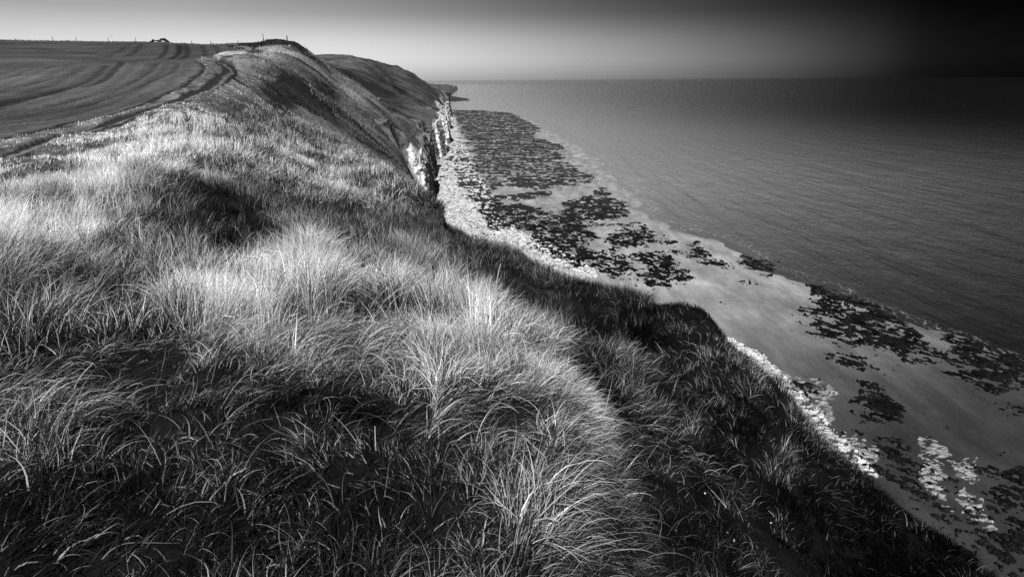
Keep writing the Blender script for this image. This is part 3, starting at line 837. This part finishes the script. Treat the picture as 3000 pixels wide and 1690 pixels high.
# ------------------------------------------------------------------ grass
def blades(name, x, y, z, length, width, lean_az, lean, droop, tone_, segs, twist=None):
    """each blade is a tapering ribbon that rises and then bends over along lean_az"""
    n = len(x)
    tt = np.linspace(0, 1, segs + 1)
    # angle from vertical grows from lean to lean + droop along the blade
    bend = rng.normal(0, .42, n)[:, None] * tt[None] ** 2
    kink = (rng.random(n) < .22)[:, None] * (tt[None] > rng.uniform(.4, .8, n)[:, None]) * rng.uniform(.4, 1.3, n)[:, None]
    ang = lean[:, None] + droop[:, None] * tt[None] ** 1.3 + kink
    step = length[:, None] / segs
    am = (ang[:, 1:] + ang[:, :-1]) / 2
    h = np.concatenate([np.zeros((n, 1)), np.cumsum(np.sin(am) * step, 1)], 1)
    v = np.concatenate([np.zeros((n, 1)), np.cumsum(np.cos(am) * step, 1)], 1)
    az = lean_az[:, None] + bend
    cx = x[:, None] + np.sin(az) * h; cy = y[:, None] + np.cos(az) * h; cz = z[:, None] + v
    wd = width[:, None] * np.clip(1 - tt[None] ** 1.6, .06, 1) * .5
    if twist is None:
        twist = rng.uniform(-1.2, 1.2, n)
    sa = lean_az + math.pi / 2
    sxv = np.sin(sa)[:, None] * np.cos(twist)[:, None] ; syv = np.cos(sa)[:, None] * np.cos(twist)[:, None]; szv = np.sin(twist)[:, None] * np.ones_like(tt)[None]
    left = np.stack([cx - sxv * wd, cy - syv * wd, cz - szv * wd], -1)
    right = np.stack([cx + sxv * wd, cy + syv * wd, cz + szv * wd], -1)
    co = np.stack([left, right], 2).reshape(n, -1, 3)
    k = np.arange(segs)
    f1 = np.stack([2 * k, 2 * k + 1, 2 * k + 3, 2 * k + 2], -1)
    f = (f1[None] + (np.arange(n) * (2 * (segs + 1)))[:, None, None]).reshape(-1, 4)
    tn_ = np.repeat(tone_, 2 * (segs + 1))
    return link(name, np_mesh(name, co.reshape(-1, 3), f, {'tone': tn_}, True), m_blade)

def masks(x, y):
    f = in_poly(x, y, poly_field); t_ = in_poly(x, y, poly_track); v = in_poly(x, y, poly_verge)
    s = np.zeros(x.shape, bool)
    w_ = np.clip(np.hypot(x, y) / 100, .3, 1.6); ox = x + w_ * 4 * fbm(x / 9, y / 9, 4, 71); oy = y + w_ * 6 * fbm(x / 9, y / 9, 4, 72)
    for p in SCARPS:
        s |= in_poly(ox, oy, p)
    return f, t_, v, s
def scatter(n, r0, r1, a0=-50, a1=50, power=1.0):
    a = np.radians(rng.uniform(a0, a1, n)); r = np.exp(rng.uniform(math.log(r0), math.log(r1), n))
    return np.sin(a) * r, np.cos(a) * r
def flow(x, y):
    """which way the wind has laid the grass, as a compass angle"""
    r = np.hypot(x, y)
    return .5 + 2.2 * fbm(x / 2.0, y / 2.0, 2, 201) + 1.0 * fbm(x / .8, y / .8, 2, 203)
def grass_patch(name, n, r0, r1, lmin, lmax, wmin, wmax, segs, label, a0=-50, a1=50, tus=True, lo=.35, laid=.9, pale=False):
    if QUICK:
        n //= 8
    x, y = scatter(n, r0, r1, a0, a1)
    if tus:     # gather the blades into tussocks
        cell = np.clip(np.hypot(x, y) * .06, .16, 1.0)
        ix = np.round(x / cell + .35 * np.sin(y * 3)); iy = np.round(y / cell + .35 * np.sin(x * 3.7))
        hx = (_hash(ix, iy, 1) % 1000 / 1000. - .5); hy = (_hash(ix, iy, 2) % 1000 / 1000. - .5)
        cxn = (ix + hx * .7) * cell; cyn = (iy + hy * .7) * cell
        pull = rng.uniform(.15, .75, n)
        dx = x - cxn; dy = y - cyn
        x = cxn + dx * (1 - pull * .6); y = cyn + dy * (1 - pull * .6)
        tussock = _hash(ix, iy, 3) % 1000 / 1000.
        out_az = np.arctan2(dx, dy)
    else:
        tussock = rng.random(n); out_az = rng.uniform(0, 6.28, n)
    f, t_, v, s = masks(x, y)
    d = coast(x, y)
    ok = ~f & ~t_ & (d < -2.5)
    ok &= ~s | (rng.random(n) < .2)
    if r1 > 140:
        qu, qv = to_px(x, y, land(x, y))
        for p in CHALK:
            ok &= ~(in_poly(qu, qv, np.array(p, float)) & (np.hypot(x, y) > 140))
    ok &= ~v | (rng.random(n) < .35)
    x, y, tussock, out_az, s, v = (q[ok] for q in (x, y, tussock, out_az, s, v)); n = len(x)
    z = land(x, y) - .02
    tone_ = tone_at(x, y)
    pat = .8 * fbm(x / 1.7, y / 1.7, 3, 211) + .9 * fbm(x / .45, y / .45, 2, 214) * (np.hypot(x, y) < 14) + .9 * fbm(x / 4.5, y / 4.5, 3, 215) * (np.hypot(x, y) > 9)
    tone_ = np.clip(tone_ + (.12 + .55 * tone_) * pat + (.15 + .35 * tone_) * (tussock - .5), 0, 1.1)
    straw = rng.random(n) < (.022 + .96 * tone_ ** 1.2)
    al = np.where(straw, (.15 + .62 * tone_) * rng.uniform(.55, 1.3, n), (.007 + .055 * tone_) * rng.uniform(.5, 1.6, n))
    if pale:
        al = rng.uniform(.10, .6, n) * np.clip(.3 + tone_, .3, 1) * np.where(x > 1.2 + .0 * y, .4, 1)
    al = np.where(s, al * .3, al)
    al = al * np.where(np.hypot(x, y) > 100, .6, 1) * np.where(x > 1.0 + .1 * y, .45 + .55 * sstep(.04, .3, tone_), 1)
    r = np.hypot(x, y)
    ln = rng.uniform(lmin, lmax, n) * (.75 + .5 * tussock) * np.where(v, .4, 1)
    ln = ln * (1.0 if pale else np.where(x > 1.4 + .12 * y, .30, .62) + .46 * sstep(.05, .75, tone_))
    nt_ = dist_line(x, y, TR); ln = ln * np.where(r > 15, np.clip(nt_ / 5, .3, 1), 1)
    ln = ln * np.clip(r / 4.0, .75, 1)
    wd = wmin + (wmax - wmin) * rng.random(n) ** 1.6
    fl = flow(x, y)
    w_ = np.where(r < 8, rng.uniform(.62, 1.0, n), rng.uniform(.35, .95, n))
    ax_ = np.sin(fl) * w_ + np.sin(out_az) * (1 - w_) + rng.normal(0, .42, n); ay_ = np.cos(fl) * w_ + np.cos(out_az) * (1 - w_) + rng.normal(0, .42, n)
    az = np.arctan2(ax_, ay_)
    lay = np.clip(laid + .5 * fbm(x / 2.2, y / 2.2, 2, 221), .1, 1.6)
    flatn = np.where(r < 12, .55 * (1 - sstep(.1, .6, tone_)), 0)      # the dark grass lies flatter than the pale tussocks
    lay = np.minimum(lay + flatn, 1.7)
    lean = np.clip(rng.normal(lo, .22, n) + flatn * .5, 0, 1.35) * np.minimum(lay, 1.1)
    droop = np.clip(rng.normal(1.0, .45, n), .05, 2.2) * lay
    return stuff(blades(name, x, y, z, ln, wd, az, lean, droop, al, segs), label, 'grass')

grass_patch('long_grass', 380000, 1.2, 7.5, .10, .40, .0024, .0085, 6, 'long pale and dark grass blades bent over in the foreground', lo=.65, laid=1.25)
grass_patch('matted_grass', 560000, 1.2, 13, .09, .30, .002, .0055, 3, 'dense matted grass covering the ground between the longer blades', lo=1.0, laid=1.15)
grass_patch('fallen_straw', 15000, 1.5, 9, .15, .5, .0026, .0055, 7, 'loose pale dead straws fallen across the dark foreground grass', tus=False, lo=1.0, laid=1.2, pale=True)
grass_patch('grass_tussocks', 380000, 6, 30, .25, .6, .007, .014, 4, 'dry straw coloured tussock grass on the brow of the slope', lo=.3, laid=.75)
grass_patch('hillside_grass', 300000, 26, 130, .3, .6, .02, .05, 3, 'rough grass clothing the middle slope below the track', a0=-50, a1=2, lo=.3, laid=.7)
grass_patch('distant_grass', 170000, 110, 480, .2, .6, .06, .13, 2, 'thin rough grass on the distant headland slopes', a0=-45, a1=-3, lo=.3, laid=.7)

# ------------------------------------------------------------------ small things
import bmesh
def ground_at(x, y):
    return float(land(np.array([x]), np.array([y]), in_poly(np.array([x]), np.array([y]), poly_field) * .85)[0])
def tube(bm, pts, radii, sides=7, cap=True):
    rings = []
    for i, p in enumerate(pts):
        p = Vector(p)
        d = (Vector(pts[min(i + 1, len(pts) - 1)]) - Vector(pts[max(i - 1, 0)])).normalized()
        a = d.orthogonal().normalized(); b = d.cross(a)
        rings.append([bm.verts.new(p + (a * math.cos(k * 2 * math.pi / sides) + b * math.sin(k * 2 * math.pi / sides)) * radii[i]) for k in range(sides)])
    for r0, r1 in zip(rings[:-1], rings[1:]):
        for k in range(sides):
            bm.faces.new((r0[k], r0[(k + 1) % sides], r1[(k + 1) % sides], r1[k]))
    if cap:
        bm.faces.new(rings[0][::-1]); bm.faces.new(rings[-1])
def obj(name, bm, mat, parent=None):
    bmesh.ops.recalc_face_normals(bm, faces=bm.faces[:])
    me = bpy.data.meshes.new(name); bm.to_mesh(me); bm.free()
    return link(name, me, mat, parent)
def empty(name, loc):
    o = bpy.data.objects.new(name, None); scene.collection.objects.link(o); o.location = loc
    o.empty_display_size = .3
    return o

POSTS = [  # pixel of foot, height in pixels, lean in degrees (to the right), label
 (155.5,118,10.5,-7,'thin post leaning left, leftmost tall one on the skyline of the field'),
 (222,119,10,10,'thin post leaning right on the field skyline, second from the left edge'),
 (318,119.5,10,-5,'thin post beneath a hovering bird on the field skyline'),
 (398,120.5,9.5,-2,'upright thin post just left of the windswept bushes on the skyline'),
 (561,123.5,8.5,-3,'thin post on the skyline, first to the right of the windswept bushes'),
 (617,126.5,9,1,'thin post on the skyline midway between the bushes and the dark mound'),
 (698,128,8.5,-2,'short thin post where the field skyline meets the dark mound'),
 (50,117,6,-48,'short stick leaning far over at the left end of the skyline'),
]
def post(u, v, h, lean, rad, name, label, group):
    x, y = crest(u, v, 200, 330) if u < 900 else hit(u, v + .8)
    r = math.hypot(x, y)
    H = h * r / 2080.0
    z = ground_at(x, y)
    bm = bmesh.new()
    s = math.tan(math.radians(max(-50, min(50, lean)))) * H
    tube(bm, [(0, 0, -.5), (s * .45, .02, H * .45), (s * .97, .0, H * .96), (s, 0, H)], [rad * 1.1, rad, rad * .9, rad * .45], 8)
    o = obj(name, bm, m_wood); o.location = (x, y, z)
    return tag(o, label, 'post', group)
for u, v, h, lean, label in POSTS:
    post(u, v, h, lean, .085, 'fence_post', label, 'fence posts along the skyline')
post(1038.5, 175.5, 4, 0, .12, 'fence_post', 'tiny post on top of the far headland', 'fence posts along the skyline')
# the two markers on the dark mound
x, y = crest(772.7, 124, 190, 250); z = ground_at(x, y); z += .15; r = math.hypot(x, y)
e = tag(empty('marker_pole', (x, y, z)), 'tall thin pole on a thicker stump, standing on the crest of the dark mound', 'pole')
bm = bmesh.new(); tube(bm, [(0, 0, -.4), (.01, 0, .25), (0, 0, .5)], [.15, .14, .12], 8); obj('stump', bm, m_wood, e)
bm = bmesh.new(); tube(bm, [(0, 0, .5), (-.02, 0, 1.1), (-.05, 0, 1.68), (-.055, 0, 1.72)], [.085, .08, .075, .03], 8); obj('pole', bm, m_wood, e)
x, y = crest(842.5, 131, 180, 245); z = ground_at(x, y) + .12
e = tag(empty('marker_post', (x, y, z)), 'short thick post with a pointed top at the cliff end of the dark mound', 'post')
bm = bmesh.new(); tube(bm, [(0, 0, -.4), (.01, 0, .6), (0, 0, .92)], [.15, .145, .14], 8); obj('shaft', bm, m_wood, e)
bm = bmesh.new(); tube(bm, [(0, 0, .92), (0, 0, 1.05), (0, 0, 1.2)], [.14, .11, .03], 8); obj('pointed_top', bm, m_wood, e)

def leaf_cloud(bm, centre, radii, n, size):
    c = Vector(centre)
    for _ in range(n):
        d = rng.standard_normal(3); d /= np.linalg.norm(d)
        q = rng.uniform(.35, 1.0) ** .6 * (1 + .18 * rng.standard_normal())
        p = c + Vector((d[0] * radii[0] * q, d[1] * radii[1] * q, d[2] * radii[2] * q))
        a = Vector(rng.standard_normal(3)).normalized(); b = a.orthogonal().normalized()
        s = size * rng.uniform(.6, 1.5)
        vs = [bm.verts.new(p + a * s), bm.verts.new(p + b * s * .6), bm.verts.new(p - a * s), bm.verts.new(p - b * s * .6)]
        bm.faces.new(vs)
def bush(name, u, v, parts, label, cat, scale_px=2080.0):
    """parts: list of (dx, z, rx, rz) in pixels of the photograph at the bush's own distance"""
    x, y = crest(u, v, 200, 330) if v < 130 else hit(u, v + .6)
    r = math.hypot(x, y); k = r / scale_px
    z = ground_at(x, y)
    e = tag(empty(name, (x, y, z)), label, cat)
    bm = bmesh.new()
    for dx, zz, rx, rz in parts:
        tube(bm, [(dx * k * .3, 0, -.2), (dx * k * .6, .05, zz * k * .4), (dx * k, 0, zz * k)], [.09, .06, .03], 6)
    obj('trunk', bm, m_wood, e)
    bm = bmesh.new()
    for dx, zz, rx, rz in parts:
        leaf_cloud(bm, (dx * k, 0, zz * k), (rx * k, rx * k * .8, rz * k), int(70 + 26 * rx * rz), .10 * max(1, k * 6))
    obj('crown', bm, m_scrub, e)
    return e
bush('windswept_thorn_tree', 479, 122, [(-8,5,3,2.5),(-3,8.5,5,1.8),(3,7.5,5,3.0),(8,4,4,3),(12,2,3,2.5),(-13,4,3,2),(-18,5,4,1.4)],
     'low windswept thorn tree with an arched crown, the largest on the skyline', 'tree')
bush('round_thorn_bush', 448.5, 121, [(0,4,3,3),(-3,1.5,3,2),(-8,.8,3,1.2)], 'small round thorn bush just left of the arched tree on the skyline', 'bush')
bush('dark_bush', 680, 388, [(-5,5,7,6),(4,6,8,7),(8,3,4,5),(0,11,5,3)], 'dark round bush standing alone in pale grass right of the track', 'bush')

def gull(u, v, r, roll, label):
    d = ray(u, v); d = d / math.hypot(d[0], d[1]) * r
    e = tag(empty('gull', (d[0], d[1], CAM_Z + d[2])), label, 'bird', 'gulls in flight')
    e.rotation_euler = (0, roll, .4)
    bm = bmesh.new(); tube(bm, [(0, -.24, 0), (0, -.15, .0), (0, .02, 0), (0, .14, 0), (0, .22, .02)], [.015, .05, .075, .05, .02], 8); obj('body', bm, m_bird, e)
    for s in (-1, 1):
        bm = bmesh.new()
        P = [(0, -.08, .03), (0, .1, .03), (s * .28, .12, .12), (s * .28, -.05, .12), (s * .6, .0, .06), (s * .6, -.07, .06)]
        top = [bm.verts.new(p) for p in P]; bot = [bm.verts.new((p[0], p[1], p[2] - .02)) for p in P]
        for q in ((0, 1, 2, 3), (3, 2, 4, 5)):
            bm.faces.new([top[i] for i in q]); bm.faces.new([bot[i] for i in q[::-1]])
        for a, b in ((0, 1), (1, 2), (2, 4), (4, 5), (5, 3), (3, 0)):
            bm.faces.new((top[a], top[b], bot[b], bot[a]))
        obj('wing', bm, m_bird, e)
gull(325.5, 109.6, 240, .1, 'small dark bird hovering low over the field skyline')
gull(1721, 177.5, 330, -.5, 'small dark bird in the grey sky above the sea horizon')
gull(1970, 36, 330, .3, 'tiny dark bird high in the dark part of the sky')

# chalk lumps lying on the dark slope
for i, (u, v, s) in enumerate([(1980,1564,4),(2065,1449,5),(2130,1568,5),(2175,1568,5),(2149,1592,6),(1868,1659,9),(2260,1520,4)]):
    x, y = hit(u, v); r = math.hypot(x, y); k = s * r / 1990 * .7
    bm = bmesh.new(); bmesh.ops.create_icosphere(bm, subdivisions=2, radius=k)
    for vtx in bm.verts:
        q = 1 + .35 * float(perlin(np.array([vtx.co.x / k * 1.3 + i * 7]), np.array([vtx.co.y / k * 1.3 + vtx.co.z / k]), 5)[0])
        vtx.co = Vector((vtx.co.x * q * 1.3, vtx.co.y * q, vtx.co.z * q * .6))
    o = obj('chalk_lump', bm, m_stone); o.location = (x, y, ground_at(x, y) + k * .5 + .03); o.rotation_euler = (.3 * i, .2, i * 1.1)
    tag(o, 'small white chalk lump lying on the dark slope at the lower right', 'stone', 'chalk lumps on the dark slope')

# dead stalks standing above the grass
m_stalk = plain('dead_stalk', .42, .8, 30, .2, .001)
m_stalk_d = plain('dark_stalk', .02, .8, 30, .2, .001)
for i, (u, v, h, lean, az, dark) in enumerate([(1075,1165,150,.25,-2.6,0),(1100,1310,120,.05,.3,0),(1510,1470,130,.1,0,0),(1270,1690,95,.1,.4,0),(1650,1520,150,.55,1.4,0),
        (1560,1470,110,.08,.2,0),(205,1150,130,.5,1.2,0),(950,1140,130,.06,.1,1),(640,1255,110,.15,.6,1),(1580,1160,190,.9,1.3,1),(1640,1180,190,.8,1.2,1),(60,1010,110,.3,.6,0),(1330,880,140,.25,-.5,0),(1450,880,130,.3,.5,0)]):
    x, y = hit(u, v); r = math.hypot(x, y); H = h * r / 1990
    bm = bmesh.new()
    p = [(math.sin(az) * H * lean * t_ * t_, math.cos(az) * H * lean * t_ * t_, H * t_ * (1 - .25 * lean * t_) - .05) for t_ in np.linspace(0, 1, 6)]
    tube(bm, p, [.0042 * (1 - .6 * t_) * max(1, r / 4) for t_ in np.linspace(0, 1, 6)], 5)
    o = obj('dead_stalk', bm, m_stalk_d if dark else m_stalk); o.location = (x, y, ground_at(x, y))
    tag(o, ('dark' if dark else 'pale') + ' dead stalk rising out of the laid grass in the foreground', 'stalk', ('dark' if dark else 'pale') + ' stalks in the foreground grass')

# dark scrub on the mound and the headlands, and the ragged hedge bottom along the skyline
def scrub(name, pts, size, hgt, label):
    n = len(pts); x = pts[:, 0]; y = pts[:, 1]
    z = land(x, y) + rng.random(n) ** 1.5 * hgt * (.5 + .8 * np.clip(.5 + fbm(x / 3, y / 3, 2, 301), 0, 1.3))
    a = rng.standard_normal((n, 3)); a /= np.linalg.norm(a, axis=1)[:, None]
    b = np.cross(a, rng.standard_normal((n, 3))); b /= np.linalg.norm(b, axis=1)[:, None]
    sz = (size * rng.uniform(.5, 1.5, n))[:, None]; c = np.stack([x, y, z], -1)
    v = np.stack([c + a * sz, c + b * sz * .6, c - a * sz, c - b * sz * .6], 1).reshape(-1, 3)
    f = np.arange(4 * n).reshape(n, 4)
    return stuff(link(name, np_mesh(name, v, f, None, False), m_scrub), label, 'scrub')
def fill(poly, n):
    lo = poly.min(0); hi = poly.max(0); p = rng.uniform(lo, hi, (n * 4, 2))
    p = p[in_poly(p[:, 0], p[:, 1], poly)]
    return p[:n]
sp = np.concatenate([fill(SCARPS[k], n_) for k, n_ in ((1, 3000), (2, 5000), (3, 9000), (4, 2500))])
sp = sp[np.min([np.hypot(sp[:, 0] - q[0], sp[:, 1] - q[1]) for q in (crest(772.7, 124, 190, 250), crest(842.5, 131, 180, 245))], 0) > .8]
scrub('dark_scrub', sp, .16, .12, 'low dark scrub covering the mound and hollows of the headland')
sk = spline(land_line([(-200,108),(-60,112),(0,117),(100,118.5),(200,119.5),(300,120.5),(400,121.8),(500,122.5),(560,124),(640,127.5),(700,128.5),(730,126)]), 60)
k = rng.integers(0, len(sk), 4500); hp = sk[k] + rng.normal(0, .5, (4500, 2))
scrub('hedge_bottom', hp[:2600], .12, .2, 'ragged dark weeds along the field edge on the skyline')
